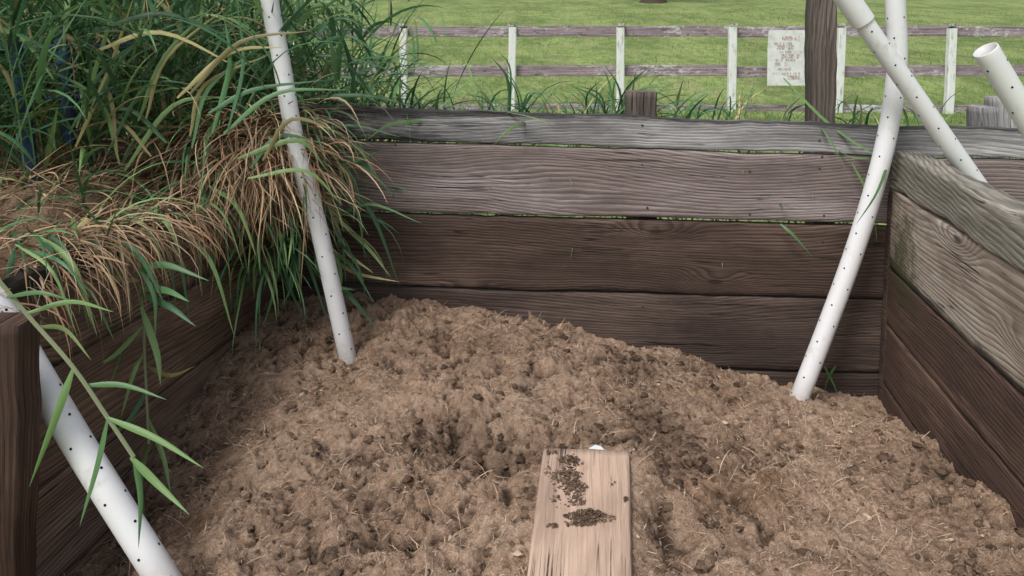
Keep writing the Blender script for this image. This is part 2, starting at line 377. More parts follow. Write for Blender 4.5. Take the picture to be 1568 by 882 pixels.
for _ in range(10000):
    y=1.35+R(0,1)**1.2*1.8; x=R(xl(y)+.01,xr(y)-.01)
    if y>yb(x)-.01 or plank_dist(x,y)<.01: continue
    ij=gij(x,y); dk_=min(1,DARK[ij])
    if dk_<R(-.12,.55): continue
    s=.003+.014*R(0,1)**3; k=R(.55,1.4)*(1-.4*dk_); items.append(((x,y,Z[ij]-s*.15),s,(.27*k,.183*k,.128*k)))
clods("compost_clods",items,m_clod).parent=so_
# ---------------- ribbons
def ribbons(name,specs,mat,nseg=8,parent=None):
    """specs: (root,az,e0,len,bend,width,col,drift,twist)"""
    n=len(specs); root=np.array([tuple(s[0]) for s in specs]); az=np.array([s[1] for s in specs]); e0=np.array([s[2] for s in specs]); L=np.array([s[3] for s in specs])
    bend=np.array([s[4] for s in specs]); wd=np.array([s[5] for s in specs]); col=np.array([s[6] for s in specs]); dr=np.array([s[7] for s in specs]); tw=np.array([s[8] for s in specs])
    p=root.copy(); Vs=[];Cs=[]
    for k in range(nseg+1):
        u=k/nseg; e=np.maximum(e0-bend*u**1.15,-1.5); a=az+dr*u
        t=np.stack([np.cos(e)*np.cos(a),np.cos(e)*np.sin(a),np.sin(e)],-1)
        side=np.stack([-np.sin(a),np.cos(a),0*a],-1); up=np.cross(t,side)*-1
        th=tw*(.3+u); sd=side*np.cos(th)[:,None]+up*np.sin(th)[:,None]; nr=np.cross(t,sd)
        prof=min(1,.45+u*2.2)*(1-u**2.2)+.02; hw=(wd*.5*prof)[:,None]
        Vs.append(np.stack([p-sd*hw,p+nr*hw*.45,p+sd*hw],1)); cc=col*(.8+.3*u); Cs.append(np.stack([cc,cc*1.15,cc],1))
        p=p+t*(L/nseg)[:,None]
    Va=np.stack(Vs,1); Ca=np.stack(Cs,1)
    I=np.arange(n*(nseg+1)*3).reshape(n,nseg+1,3)
    f=np.concatenate([np.stack([I[:,:-1,q],I[:,:-1,q+1],I[:,1:,q+1],I[:,1:,q]],-1).reshape(-1,4) for q in(0,1)])
    return np_mesh(name,Va.reshape(-1,3),f,mat,Ca.reshape(-1,3),True,parent)
def path_ribbon(pts,w,col,out,stem=False):
    pts=[Vector(p) for p in pts]
    Q=[]
    pp=[pts[0]*2-pts[1]]+pts+[pts[-1]*2-pts[-2]]
    for i in range(1,len(pp)-2):
        for k in range(5):
            t=k/5; a,b,c,d_=pp[i-1],pp[i],pp[i+1],pp[i+2]
            Q.append(.5*((2*b)+(c-a)*t+(2*a-5*b+4*c-d_)*t*t+(3*b-a-3*c+d_)*t**3))
    Q.append(pts[-1]); n=len(Q); ph=R(-.6,.6)
    for i,q in enumerate(Q):
        t=(Q[min(n-1,i+1)]-Q[max(0,i-1)]).normalized(); u=i/(n-1)
        vd=Vector((math.sin(ph+u),-1,.5)).normalized(); s=t.cross(vd).normalized(); nn=s.cross(t)
        h=w*.5*((1 if stem else min(1,.4+2.5*u)*(1-u**2.5))+.03)
        out.append((q-s*h,q+nn*h*.4,q+s*h,col,i==n-1))
def flush_paths(name,out,mat,parent=None):
    V=[];F_=[];C_=[]
    for i,(a,b,c,col,last) in enumerate(out):
        V+=[a,b,c];C_+=[col]*3
        if not last:
            o=i*3; F_+=[(o,o+1,o+4,o+3),(o+1,o+2,o+5,o+4)]
    return np_mesh(name,[tuple(v) for v in V],F_,mat,np.array(C_),True,parent)
m_leaf=colmat("grass_leaf",.42,.28,.4,False); m_straw=colmat("dry_straw",.8,0,.15,False); m_col=colmat("chip")
def green():
    k=R(.6,1.4); r=R(0,1)
    if r<.08: return (.42*k,.37*k,.17*k)
    if r<.32: return (.20*k,.32*k,.12*k)
    if r<.70: return (.11*k,.235*k,.10*k)
    return (.07*k,.17*k,.08*k)
def tan_():
    k=R(.5,1.25); return random.choice([(.46*k,.33*k,.20*k),(.38*k,.24*k,.145*k),(.55*k,.42*k,.28*k),(.27*k,.165*k,.10*k)])
sp=[]
for _ in range(34000):
    y=1.3+R(0,1)**1.1*1.85; x=R(xl(y)+.01,xr(y)-.01)
    if y>yb(x)-.01 or plank_dist(x,y)<.005: continue
    if nz((x*3,y*3,9))<R(-.6,.3): continue
    ij=gij(x,y)
    if DARK[ij]>R(.15,.8): continue
    k=R(.5,1.3); Ls=R(.006,.028) if R(0,1)<.9 else R(.03,.09)
    sp.append(((x,y,Z[ij]+.001),R(0,6.28),R(-.1,.8),Ls,R(0,.9),R(.0008,.0022),(.58*k,.43*k,.31*k),R(-.8,.8),R(-1,1)))
ribbons("compost_straw",sp,m_straw,3,so_)
ch=[]
for (px,py,Y) in [(463,608,2.55),(1008,588,2.65),(1330,780,1.95),(793,846,1.75),(690,812,1.85),(1545,762,2.02),(1110,660,2.35)]:
    p=P(px,py,Y); ch.append(((p.x,p.y,zsurf(p.x,p.y)+.006),.009,(.62,.48,.34)))
for _ in range(90):
    y=R(1.5,3); x=R(xl(y)+.05,xr(y)-.05)
    if plank_dist(x,y)>.01 and y<yb(x)-.03: ch.append(((x,y,zsurf(x,y)+.003),R(.0015,.005),(.6,.5,.36)))
clods("wood_chips",ch,m_col).parent=so_
# ---------------- plank lying on compost
board("wooden_plank",n0,n1,f0,f1,(0,.01,-.036),m_plank,None,et=0,eb=0,wave=.003)
pl=bpy.data.objects["wooden_plank"]
it=[]
for (px,py,rx,ry,num,hh) in [(872,706,.028,.016,150,.008),(868,730,.036,.02,260,.012),(880,748,.03,.018,170,.008),(884,766,.018,.014,80,.004),(902,792,.044,.013,380,.022),(895,798,.03,.012,200,.015),(846,806,.010,.006,14,.002),(868,803,.006,.005,8,0),(850,765,.012,.008,20,0),(846,694,.014,.008,30,.003),(935,742,.02,.01,6,0),(958,765,.006,.006,10,.002),(838,720,.008,.02,24,.002),(865,745,.05,.06,50,0)]:
    Y=2.0
    for _k in range(8): q=P(px,py,Y); Y+=(q.z-plank_z(Y))*1.5
    for _ in range(num):
        a=R(0,6.28); r=R(0,1)**.6*(1+.4*nz((math.cos(a)*1.5,math.sin(a)*1.5,px))); x=q.x+rx*r*math.cos(a)*1.2; y=q.y+ry*r*math.sin(a)*1.5
        if plank_dist(x,y)>-.003: continue
        k=R(.6,1.3); s=.0010+.0032*R(0,1)**2; it.append(((x,y,plank_z(y)+s*.3+hh*max(0,1-r)*R(0,1)),s,(.27*k,.185*k,.13*k)))
clods("dirt_crumbs",it,m_clod).parent=pl
sp=[]
for (px,py) in [(868,730)]*25+[(902,792)]*35+[(875,712)]*12:
    Y=2.0
    for _k in range(8): q=P(px,py,Y); Y+=(q.z-plank_z(Y))*1.5
    x=q.x+R(-.045,.045); y=q.y+R(-.02,.02)
    if plank_dist(x,y)<-.01: sp.append(((x,y,plank_z(y)+R(.001,.012)),R(0,6.28),R(-.2,.5),R(.01,.03),R(0,.8),.0013,(.5,.38,.26),R(-.8,.8),0))
ribbons("plank_straw",sp,m_straw,3,pl)
np_mesh("paper_scrap",[tuple(P(901,687,2.085)),tuple(P(926,689,2.075)),tuple(P(920,683,2.1)),tuple(P(911,681,2.105))],[(0,1,2,3)],None).parent=pl
ms=N("scrap"); bpy.data.objects["paper_scrap"].data.materials.append(ms.fin((.8,.82,.85),.6))

# ---------------- pipes
n=N("pvc"); a=n.noise(n.pos(),14,5,.65); b=n.noise(n.mp(n.pos(),(60,60,9)),1,4,.6)
colp=n.mix(n.ramp(n.math('ADD',a,n.math('MULTIPLY',b,.5)),.80,1.1),(.77,.775,.79),(.56,.54,.50)); dirt=n.attr("dirt").outputs['Fac']
dd_=n.math('MULTIPLY',dirt,n.math('ADD',n.noise(n.pos(),60,5,.7),.35))
colp=n.mix(dd_,colp,(.22,.155,.11)); m_pvc=n.fin(colp,.42,.4)
n=N("pipe_hole"); m_hole=n.fin((.012,.011,.01),.9,.1)
def tube(name,pts,r,parent,sub=10,dirt_end=0):
    pts=[Vector(p) for p in pts]; Q=[]
    pp=[pts[0]*2-pts[1]]+pts+[pts[-1]*2-pts[-2]]
    for i in range(1,len(pp)-2):
        for k in range(sub):
            t=k/sub; a,b,c,d_=pp[i-1],pp[i],pp[i+1],pp[i+2]
            Q.append(.5*((2*b)+(c-a)*t+(2*a-5*b+4*c-d_)*t*t+(3*b-a-3*c+d_)*t**3))
    Q.append(pts[-1]); K=32; V=[];F_=[];D=[]
    fr=[];ref=Vector((0,-1,.2))
    tot=[0]
    for i in range(1,len(Q)): tot.append(tot[-1]+(Q[i]-Q[i-1]).length)
    for i,q in enumerate(Q):
        t=(Q[min(len(Q)-1,i+1)]-Q[max(0,i-1)]).normalized(); s=(ref-t*ref.dot(t)).normalized(); b=t.cross(s); fr.append((q,t,s,b))
    def ringv(q,s,b,rr,dv):
        for k in range(K):
            a=k/K*2*math.pi; V.append(q+(s*math.cos(a)+b*math.sin(a))*rr); D.append(dv)
    ringv(fr[0][0]+fr[0][1]*.05,fr[0][2],fr[0][3],r*.86,.6)
    ringv(fr[0][0],fr[0][2],fr[0][3],r*.88,.2); ringv(fr[0][0],fr[0][2],fr[0][3],r*.985,0)
    for i,(q,t,s,b) in enumerate(fr):
        q2=q+t*.002 if i==0 else q
        ringv(q2,s,b,r,max(0,1-(tot[-1]-tot[i])/.16)*dirt_end)
    nr=len(fr)+3
    for i in range(nr-1):
        for k in range(K): F_.append((i*K+k,i*K+(k+1)%K,(i+1)*K+(k+1)%K,(i+1)*K+k))
    me=np_mesh(name,[tuple(v) for v in V],F_,m_pvc,None,True,parent)
    at=me.data.attributes.new("dirt",'FLOAT','POINT'); at.data.foreach_set("value",np.array(D,dtype=np.float32))
    np_mesh(name+"_bore",[tuple(V[k]) for k in range(K)],[list(range(K))],m_hole,None,False,parent)
    return fr,tot
def pipe(name,pts,r=.033,coupling=None,dirt_end=.9,ph=0):
    e=empty(name); fr,tot=tube("pipe_body",pts,r,e,dirt_end=dirt_end)
    V=[];F_=[]; L=tot[-1]; s=.05; j=0
    while s<L-.01:
        i=max(k for k in range(len(tot)) if tot[k]<=s); i=min(i,len(fr)-2); u=(s-tot[i])/(tot[i+1]-tot[i])
        q=fr[i][0].lerp(fr[i+1][0],u); _,t,sv,b=fr[i]
        for a in ((-1.05,.95,2.6,-2.3) if j%2==0 else (-.1,1.6,3.14,-1.6)):
            a+=ph+R(-.06,.06); nn=sv*math.cos(a)+b*math.sin(a); tt=b*math.cos(a)-sv*math.sin(a); o=len(V)
            for m in range(8):
                g=m/8*6.283; off=.0034; V.append(q+nn*(r*math.cos(off/r*math.sin(g))+.0006)+tt*off*math.sin(g)+t*off*math.cos(g))
            F_.append(list(range(o,o+8)))
        s+=.072+R(-.004,.004); j+=1
    np_mesh("drill_holes",[tuple(v) for v in V],F_,m_hole,None,False,e)
    if coupling: tube("coupling",coupling,r*1.22,e,dirt_end=0,sub=4)
    return e
pipe("perforated_pipe",[P(409,-90,2.86),P(413,0,2.86),P(430,90,2.85),P(455,230,2.80),P(487,345,2.80),P(530,536,2.82),P(540,575,2.81)],.0315,ph=.2)
pipe("perforated_pipe",[P(1368,-90,2.86),P(1371,0,2.87),P(1373,110,2.88),P(1351,240,2.88),P(1303,400,2.87),P(1226,604,2.84),P(1212,640,2.83)],.0345,ph=-.2)
c0,c1=P(1303,6,2.70),P(1463,235,2.76); dC=(c1-c0)
pipe("perforated_pipe",[c0-dC*.02,c0+dC*.5,c1,c1+dC*.9,c1+dC*1.55],.032,coupling=[c0-dC*.45,c0-dC*.1,c0+dC*.115],ph=.5)
d0,d1=P(1509,76,2.2),P(1572,180,2.22); dD=d1-d0
pipe("perforated_pipe",[d0,d1,d1+dD*2,d1+dD*4.6],.0335,ph=.4)
pipe("perforated_pipe",[P(-60,375,1.86),P(0,476,1.82),P(120,680,1.75),P(247,882,1.68),P(280,935,1.66)],.034,ph=.1)

# ---------------- outside ground
def gh(x,y):
    z=.38+.12*nz((x*.15,y*.15,0))*min(1,max(0,(y-6)/10))
    if y>11: z+=.068*(min(y,160)-11) + (.01*(y-160) if y>160 else 0)
    if y>20: z+=.25*nz((x*.04,y*.04,3))*min(1,(y-20)/20)
    if y<3.6:
        k=min(1,max(0,(3.6-y)/.25)); z=z*(1-k)+(-.15)*k
    return z
gx=np.concatenate([-np.geomspace(900,12,26),np.linspace(-11.5,11.5,70),np.geomspace(12,900,26)]); gy=np.concatenate([-np.geomspace(300,5,10),np.linspace(-4,3.3,8),np.linspace(3.4,3.8,5),np.linspace(4,40,110),np.geomspace(42,1200,50)])
GV=[(x,y,gh(x,y)) for y in gy for x in gx]; I=np.arange(len(GV)).reshape(len(gy),len(gx))
GF=np.stack([I[:-1,:-1],I[:-1,1:],I[1:,1:],I[1:,:-1]],-1).reshape(-1,4)
n=N("lawn"); p=n.pos()
a=n.noise(n.mp(p,(1,.5,1)),.5,4,.65); b=n.noise(n.mp(p,(1,.45,1)),3.0,4,.8); c=n.noise(n.mp(p,(9,3,4)),1,4,.8)
col=n.mix(n.ramp(n.math('ADD',a,n.math('MULTIPLY',b,.8)),.70,1.08),(.14,.20,.06),(.31,.385,.135))
col=n.mix(n.math('MULTIPLY',n.ramp(c,.38,.66),.6),col,(.09,.14,.045))
col=n.mix(n.math('MULTIPLY',n.ramp(n.noise(n.mp(p,(1.6,.6,1)),1,5,.8),.50,.66),.6),col,(.32,.29,.17))
m_lawn=n.fin(col,.95,.1)
np_mesh("ground",GV,GF,m_lawn)
sp=[]
for _ in range(22000):
    y=9.5+30*R(0,1)**1.9; x=R(-.34,.70)*y
    v_=nz((x*.5,y*.3,0))+.7*nz((x*1.7,y*1.1,4)); k=R(.55,1.4)*(1+.6*v_); sc=.7+.04*y
    cc=(.22*k,.30*k,.095*k) if nz((x*.7,y*.35,7))<R(-.1,.5) else (.33*k,.30*k,.17*k)
    sp.append(((x,y,gh(x,y)-.01),R(0,6.28),R(.7,1.5),R(.04,.11)*sc**.5*(1+.8*max(0,v_)),R(.2,1.4),.007*sc,cc,0,R(-1,1)))
m_lg=colmat("lawn_blade",.7,.3,.15,False)
ribbons("lawn_grass",sp,m_lg,2)
# ---------------- fence
n=N("fence_white"); p=n.obj(); a=n.noise(n.mp(p,(25,25,6)),1,5,.7)
col=n.mix(n.ramp(a,.5,.72),(.72,.74,.73),(.33,.36,.27)); n.bump(a,.004,.5); m_fw=n.fin(col,.7,.2)
n=N("fence_cap"); p=n.obj(); a=n.noise(p,30,5,.7); m_fc=n.fin(n.mix(n.ramp(a,.4,.65),(.5,.5,.46),(.16,.17,.13)),.8,.2)
n=N("fence_rail"); p=n.pos(); a=n.noise(n.mp(p,(9,4,24)),1,6,.8); b=n.noise(n.mp(p,(2,3,60)),1,4,.65); l=n.noise(n.mp(p,(.9,1,1.5)),1,3)
col=n.mix(n.ramp(b,.3,.7),(.16,.125,.14),(.38,.31,.335)); col=n.mix(n.math('MULTIPLY',n.ramp(n.math('ADD',a,n.math('MULTIPLY',l,.5)),.78,.90),.85),col,(.58,.58,.59)); col=n.mix(n.math('MULTIPLY',n.ramp(n.noise(n.mp(p,(6,5,20),(3,2,1)),1,5,.75),.56,.66),.8),col,(.07,.065,.06)); n.bump(a,.005,.6); m_fr=n.fin(col,.85,.15)
fe=empty("rail_fence")
def beam(name,p0,p1,w_,h_,mat,parent):
    p0,p1=Vector(p0),Vector(p1); t=(p1-p0).normalized(); s=Vector((0,1,0)); u=t.cross(s).normalized(); s=u.cross(t)
    V=[];F_=[];K=8;c=.12
    prof=[(-.5+c,-.5),(.5-c,-.5),(.5,-.5+c),(.5,.5-c),(.5-c,.5),(-.5+c,.5),(-.5,.5-c),(-.5,-.5+c)]
    m=max(2,int((p1-p0).length/.2)); sd=R(0,90)
    for i in range(m+1):
        q=p0.lerp(p1,i/m)+u*(.010*nz((i*.8,sd,0)))+s*(.004*nz((i*.8,sd,5)))
        for (a,b) in prof: V.append(q+s*a*w_+u*b*h_*(1+.08*nz((i*.9,sd,b*9))))
    for i in range(m):
        for k in range(K): F_.append((i*K+k,i*K+(k+1)%K,(i+1)*K+(k+1)%K,(i+1)*K+k))
    me=bpy.data.meshes.new(name); me.from_pydata([tuple(v) for v in V],[],F_+[tuple(range(K))[::-1],tuple(range(m*K,m*K+K))])
    bm=bmesh.new(); bm.from_mesh(me); bmesh.ops.recalc_face_normals(bm,faces=bm.faces); bm.to_mesh(me); bm.free(); me.materials.append(mat)
    return link(bpy.data.objects.new(name,me),parent)
FY=10.8; sx=[617,783,951,1123,1287,1458]; xs=[P(s,80,FY).x for s in sx]; dx=(xs[-1]-xs[0])/5
allx=[xs[0]-dx*k for k in range(5,0,-1)]+xs+[xs[-1]+dx*k for k in range(1,6)]
for k,x in enumerate(allx):
    beam("post_%d"%(k+1),(x,FY,.25),(x+R(-.02,.02),FY,1.53+R(-.015,.015)),.11,.105,m_fw,fe)
    beam("cap_%d"%(k+1),(x,FY,1.545),(x,FY,1.585),.12,.09,m_fc,fe)
for nm,z,h_ in(("top",1.475,.145),("mid",.935,.15),("low",.42,.12)):
    for k in range(0,len(allx)-1,2):
        k2=min(k+2,len(allx)-1); o=R(-.015,.015)
        beam("rail_%s_%d"%(nm,k+1),(allx[k]+.004,FY+.078,z+o),(allx[k2]-.004,FY+.078,z+R(-.015,.015)),.035,h_,m_fr,fe)
# sign
sg=empty("notice_sign")
n=N("sign_panel"); a=n.noise(n.pos(),6,6,.75); m_sp=n.fin(n.mix(n.ramp(a,.4,.7),(.72,.73,.73),(.54,.54,.52)),.5,.3)
n=N("sign_ink"); a=n.noise(n.pos(),20,4,.7); m_ink=n.fin(n.mix(n.ramp(a,.5,.65),(.42,.22,.22),(.62,.56,.55)),.7,.2)
n=N("sign_ink_dark"); a=n.noise(n.pos(),20,4,.7); m_ink2=n.fin(n.mix(n.ramp(a,.5,.65),(.30,.27,.27),(.6,.58,.57)),.7,.2)
s0=P(1174,131,FY-.12); s1=P(1237,46,FY-.12)
beam("panel",((s0.x+s1.x)/2,FY-.12,s0.z),((s0.x+s1.x)/2,FY-.12,s1.z),.012,(s1.x-s0.x),m_sp,sg)
def strokes(name,rows,mat,sd):
    random.seed(sd); V=[];F_=[]
    W=s1.x-s0.x; Hh=s1.z-s0.z
    def q(x,z,w_,h_):
        o=len(V); y=FY-.133
        V.extend([(x,y,z),(x+w_,y,z),(x+w_,y,z+h_),(x,y,z+h_)]); F_.append((o,o+1,o+2,o+3))
    for (v,h_,a,b) in rows:
        x=a
        while x<b:
            cw=h_*.62; X0=s0.x+x*W; Z0=s0.z+v*Hh; t=h_*.17
            k=random.random()
            if k<.8: q(X0,Z0,t,h_)
            if k>.3: q(X0+t,Z0+h_-t,cw-t*1.2,t)
            if k<.6: q(X0+t,Z0+h_*.42,cw-t*2,t*.9)
            if .2<k<.9: q(X0+cw-t*.9,Z0+(0 if k<.6 else h_*.4),t*.9,h_*.5)
            if k>.5: q(X0+t,Z0,cw-t*1.5,t*.95)
            x+=(cw+t*1.1)/W*(1 if random.random()<.85 else 2)
    np_mesh(name,V,F_,mat,None,False,sg)
strokes("lettering",[(.82,.05,.35,.75),(.66,.05,.2,.6),(.50,.05,.35,.8),(.36,.045,.2,.5),(.12,.045,.5,.8)],m_ink,3)
strokes("small_print",[(.74,.03,.15,.6),(.59,.03,.3,.9),(.44,.03,.2,.7),(.28,.03,.25,.6),(.2,.028,.15,.85)],m_ink2,5)
random.seed(21)
# ---------------- tree out in the paddock
tr=empty("tree"); tb=P(987,4,50); tb.z=gh(tb.x,50)-.1
n=N("bark"); a=n.noise(n.mp(n.pos(),(8,8,2)),1,5,.7); n.bump(a,.05,.8); m_bark=n.fin(n.mix(a,(.04,.03,.025),(.13,.10,.08)),.9,.1)
def limb(name,pts,rs):
    V=[];F_=[];K=10
    for i,(p_,r_) in enumerate(zip(pts,rs)):
        for k in range(K): a=k/K*6.283; V.append((p_[0]+r_*math.cos(a)*(1+.15*math.sin(3*a+i)),p_[1]+r_*math.sin(a),p_[2]))
    for i in range(len(pts)-1):
        for k in range(K): F_.append((i*K+k,i*K+(k+1)%K,(i+1)*K+(k+1)%K,(i+1)*K+k))
    np_mesh(name,V,F_,m_bark,None,True,tr)
b0=tb+Vector((0,-3,-.05)); b0.z=gh(b0.x,b0.y)-.1
limb("trunk",[b0,b0+Vector((0,0,.4)),b0+Vector((.05,0,1.5)),b0+Vector((.1,.1,3.2))],[.95,.55,.42,.28])
sp=[]
for k in range(9):
    a=k*.7; e=b0+Vector((2.6*math.cos(a),2.6*math.sin(a),5+R(-.6,1.6)))
    m=b0+Vector((1.1*math.cos(a),1.1*math.sin(a),4)); limb("limb_%d"%(k+1),[b0+Vector((.1,.1,3)),m,e],[.2,.13,.05])
    for _ in range(9):
        cpos=e+Vector((R(-1.5,1.5),R(-1.5,1.5),R(-.9,1.4))); sh=R(.5,1.2)
        for _ in range(40):
            q=cpos+Vector((random.gauss(0,.4),random.gauss(0,.4),random.gauss(0,.3))); sp.append((q,R(0,6.28),R(-.8,.8),R(.15,.3),R(0,1),.12,(.05*sh,.095*sh,.03*sh),0,R(-1,1)))
ribbons("crown",sp,m_lg,2,tr)

# ---------------- bank left of the bin
nx,ny=220,220
bx=np.linspace(0,1,nx); by=np.linspace(1.0,4.6,ny); BV=[];BC=[]
def bankz(x,y):
    dxx=xl(y)-.045-x
    z=.89+.13*min(1,max(0,dxx/.3))+.06*nz((x*2.5,y*2.5,2))+.035*nz((x*9,y*9,2))+.018*nz((x*30,y*30,2))
    if y>3.6: z-= (y-3.6)**1.2*.6
    return z
for y in by:
    for s in bx:
        x=(xl(y)-.046)-s**1.5*4.5; z=bankz(x,y)
        if y>3.3 and s<.06: z-=.1
        BV.append((x,y,z if s>0 else z-.03)); BC.append(max(0,min(1,.15-8*(.018*nz((x*30,y*30,2))+.035*nz((x*9,y*9,2))))))
I=np.arange(nx*ny).reshape(ny,nx); BF=np.stack([I[:-1,:-1],I[1:,:-1],I[1:,1:],I[:-1,1:]],-1).reshape(-1,4)
m_bank=soilmat("bank_soil",(.48,.34,.235),(.31,.205,.135),(.09,.06,.04),bias=-.05)
bo=np_mesh("soil_bank",BV,BF,m_bank)
at=bo.data.attributes.new("cav",'FLOAT','POINT'); at.data.foreach_set("value",np.array(BC,dtype=np.float32))  # painted shade in the low spots of the bank

# ---------------- tall grass
sp=[];st=[]
def stem(root,h,lean_az,lean,nl,lmin=.28,lmax=.6,wmin=.009,wmax=.018,colf=green,startk=.12):
    e0=math.pi/2-lean*.3; c=colf(); st.append((root,lean_az,e0,h,lean,.006,c,0,0))
    for k in range(nl):
        u=startk+(1-startk)*(k+R(0,.8))/nl; u=min(u,.98)
        q=Vector(root); segs=6
        for i in range(segs):
            uu=u*(i+.5)/segs; e=e0-lean*uu**1.15; q=q+Vector((math.cos(e)*math.cos(lean_az),math.cos(e)*math.sin(lean_az),math.sin(e)))*(h*u/segs)
        sp.append((q,R(0,6.28),R(.5,1.35),R(lmin,lmax),R(.2,1.9),R(wmin,wmax),colf(),R(-.5,.5),R(-.9,.9)))
for _ in range(280):
    y=R(2.8,4.3); x=xl(min(y,3.3))-.08-R(0,1)**1.2*1.9
    stem((x,y,bankz(x,y)-.02),R(.5,1.3),R(0,6.28),R(.1,.7),random.randint(8,12),.25,.6,.010,.022)
for _ in range(42):
    y=R(2.45,2.85); x=xl(y)-.3-R(0,1)**1.1*1.0
    stem((x,y,bankz(x,y)-.02),R(.3,.95),R(-2.6,.4),R(.3,1.1),random.randint(6,9),.22,.5,.010,.020)
for _ in range(8):
    y=R(2.3,2.6); x=R(-1.9,-1.5)
    stem((x,y,bankz(x,y)-.02),R(.7,1.1),R(-1,1.0),R(.3,.9),random.randint(8,11),.3,.6,.012,.022)
for _ in range(310):
    y=R(3.9,5.6); x=R(-5.2,-1.36*y/4.0)
    stem((x,y,.4 if y>4.6 else bankz(x,y)-.05),R(1.2,2.1),R(0,6.28),R(.1,.5),random.randint(9,12),.35,.7,.012,.024)
for _ in range(62):
    y=R(3.4,4.2); x=R(-1.5,-1.02)
    stem((x,y,.38),R(.9,1.7),R(-1.0,1.2),R(.2,.9),random.randint(8,11),.28,.6,.009,.02)
for _ in range(22):
    y=R(3.35,3.8); x=R(-1.02,-.68)
    stem((x,y,.38),R(.7,1.2),R(-.8,1.2),R(.2,.9),random.randint(6,9),.22,.5,.008,.016)
for _ in range(9):
    y=R(2.9,3.3); x=xl(y)-R(.05,.4)
    stem((x,y,bankz(x,y)),R(.8,1.2),R(-.9,.3),R(1.0,1.7),random.randint(8,11),.25,.55,.012,.022)
for (cx,cy,cz,num,a0,a1) in [(435,200,3.12,45,-1.5,.1),(450,270,3.05,40,-1.5,-.1),(400,260,3.08,25,-2.2,-.4),(430,370,3.06,45,-1.9,-.4),(400,380,2.98,35,-2.2,-.6),(340,220,2.95,30,-2.4,-.6),(475,340,3.08,20,-1.4,-.1)]:
    for _ in range(num):
        q=P(cx+R(-35,35),cy+R(-35,35),cz+R(-.06,.04))
        sp.append((q,R(a0,a1),R(-.1,1.1),R(.2,.45),R(1.2,2.7),R(.008,.019),green(),R(-.6,.6),R(-.8,.8)))
for _ in range(170):
    y=R(1.7,2.9); x=xl(y)-R(-.02,.8)
    sp.append(((x,y,bankz(x,y)),R(-2.4,1.2),R(.2,1.3),R(.12,.40),R(.5,2.4),R(.007,.017),green(),R(-.5,.5),R(-.8,.8)))
tg=ribbons("tall_grass",sp,m_leaf,8); ribbons("stems",st,m_leaf,8,tg)
out=[]
def hb(pts,w_=.014,stem_=False,c=None): path_ribbon([P(*q) for q in pts],w_,c or green(),out,stem_)
G1=(.17,.30,.10); G2=(.10,.215,.08); GS=(.26,.30,.17)
hb([(-30,395,1.62),(40,480,1.62),(110,560,1.6),(165,640,1.58),(205,700,1.56)],.008,True,GS)
hb([(165,640,1.58),(240,672,1.55),(312,717,1.5)],.014,c=G1); hb([(200,700,1.56),(240,740,1.54),(290,788,1.5)],.016,c=G1)
hb([(112,565,1.6),(85,640,1.57),(45,745,1.55)],.017,c=G1); hb([(165,640,1.58),(150,710,1.55),(122,806,1.5)],.014,c=G2)
hb([(205,700,1.56),(215,760,1.54),(212,840,1.5)],.012,c=G2)
hb([(40,480,1.62),(110,462,1.64),(175,478,1.6)],.011,c=G1); hb([(10,455,1.62),(60,448,1.6),(110,460,1.6)],.010,c=G2)
hb([(60,500,1.62),(100,505,1.64),(140,552,1.62)],.010,c=(.2,.27,.1)); hb([(130,590,1.6),(190,590,1.6),(255,612,1.58)],.012,c=G2)
hb([(180,330,2.4),(215,450,2.3),(222,560,2.25),(228,680,2.2)],.007,True,GS); hb([(200,310,2.45),(200,420,2.35),(190,520,2.3),(185,590,2.28)],.007,True,GS)
for (a,b,c) in [((215,450),(260,470),(300,500)),((218,500),(180,540),(150,560)),((222,560),(262,575),(300,560)),((224,600),(200,640),(170,668)),((226,640),(250,700),(262,760)),((212,430),(170,425),(120,405)),((205,420),(250,405),(320,430)),((190,520),(170,580),(150,600)),((216,470),(240,540),(246,590)),((200,400),(150,440),(120,500)),((228,680),(215,730),(222,800)),((214,440),(255,445),(290,462)),((206,400),(235,450),(238,520)),((220,540),(205,570),(185,640))]:
    hb([a+(2.28,),b+(2.22,),c+(2.18,)],R(.013,.024))
for _ in range(50):
    x=R(20,380); y=375-(x-60)*.28+R(-30,30); Y=1.95+x/330*.8; dx_=R(-60,110); L_=R(60,200)
    hb([(x,y,Y),(x+dx_*.6,y+L_*.3,Y-.07),(x+dx_,y+L_,Y-.1)],R(.008,.019))
for pts in [[(470,190),(560,255),(610,300)],[(500,250),(570,330),(605,440)],[(480,300),(560,370),(598,432)],[(450,210),(540,190),(620,215)],[(470,330),(520,400),(515,480)],[(430,300),(470,400),(500,495)],[(410,330),(420,430),(400,500)],[(430,170),(520,120),(600,150)],[(440,120),(530,60),(610,110)],[(420,80),(500,10),(575,40)],[(470,260),(540,250),(590,230)],[(500,340),(570,320),(640,345)],[(480,380),(540,410),(575,470)],
   [(440,90),(540,85),(625,118)],[(450,60),(520,30),(590,70)],[(450,150),(560,140),(640,172)],[(470,230),(550,225),(580,270)],[(490,280),(545,310),(560,400)],[(500,300),(530,380),(575,420)],[(440,350),(445,430),(470,492)],[(420,360),(440,430),(430,480)],[(380,300),(395,380),(380,440)],[(480,210),(525,250),(520,330)],[(500,400),(550,420),(606,438)],[(520,440),(545,465),(570,500)],[(480,400),(500,440),(545,452)]]:
    hb([(a+R(-8,8),b+R(-8,8),3.02-.04*i) for i,(a,b) in enumerate(pts)],R(.013,.023))
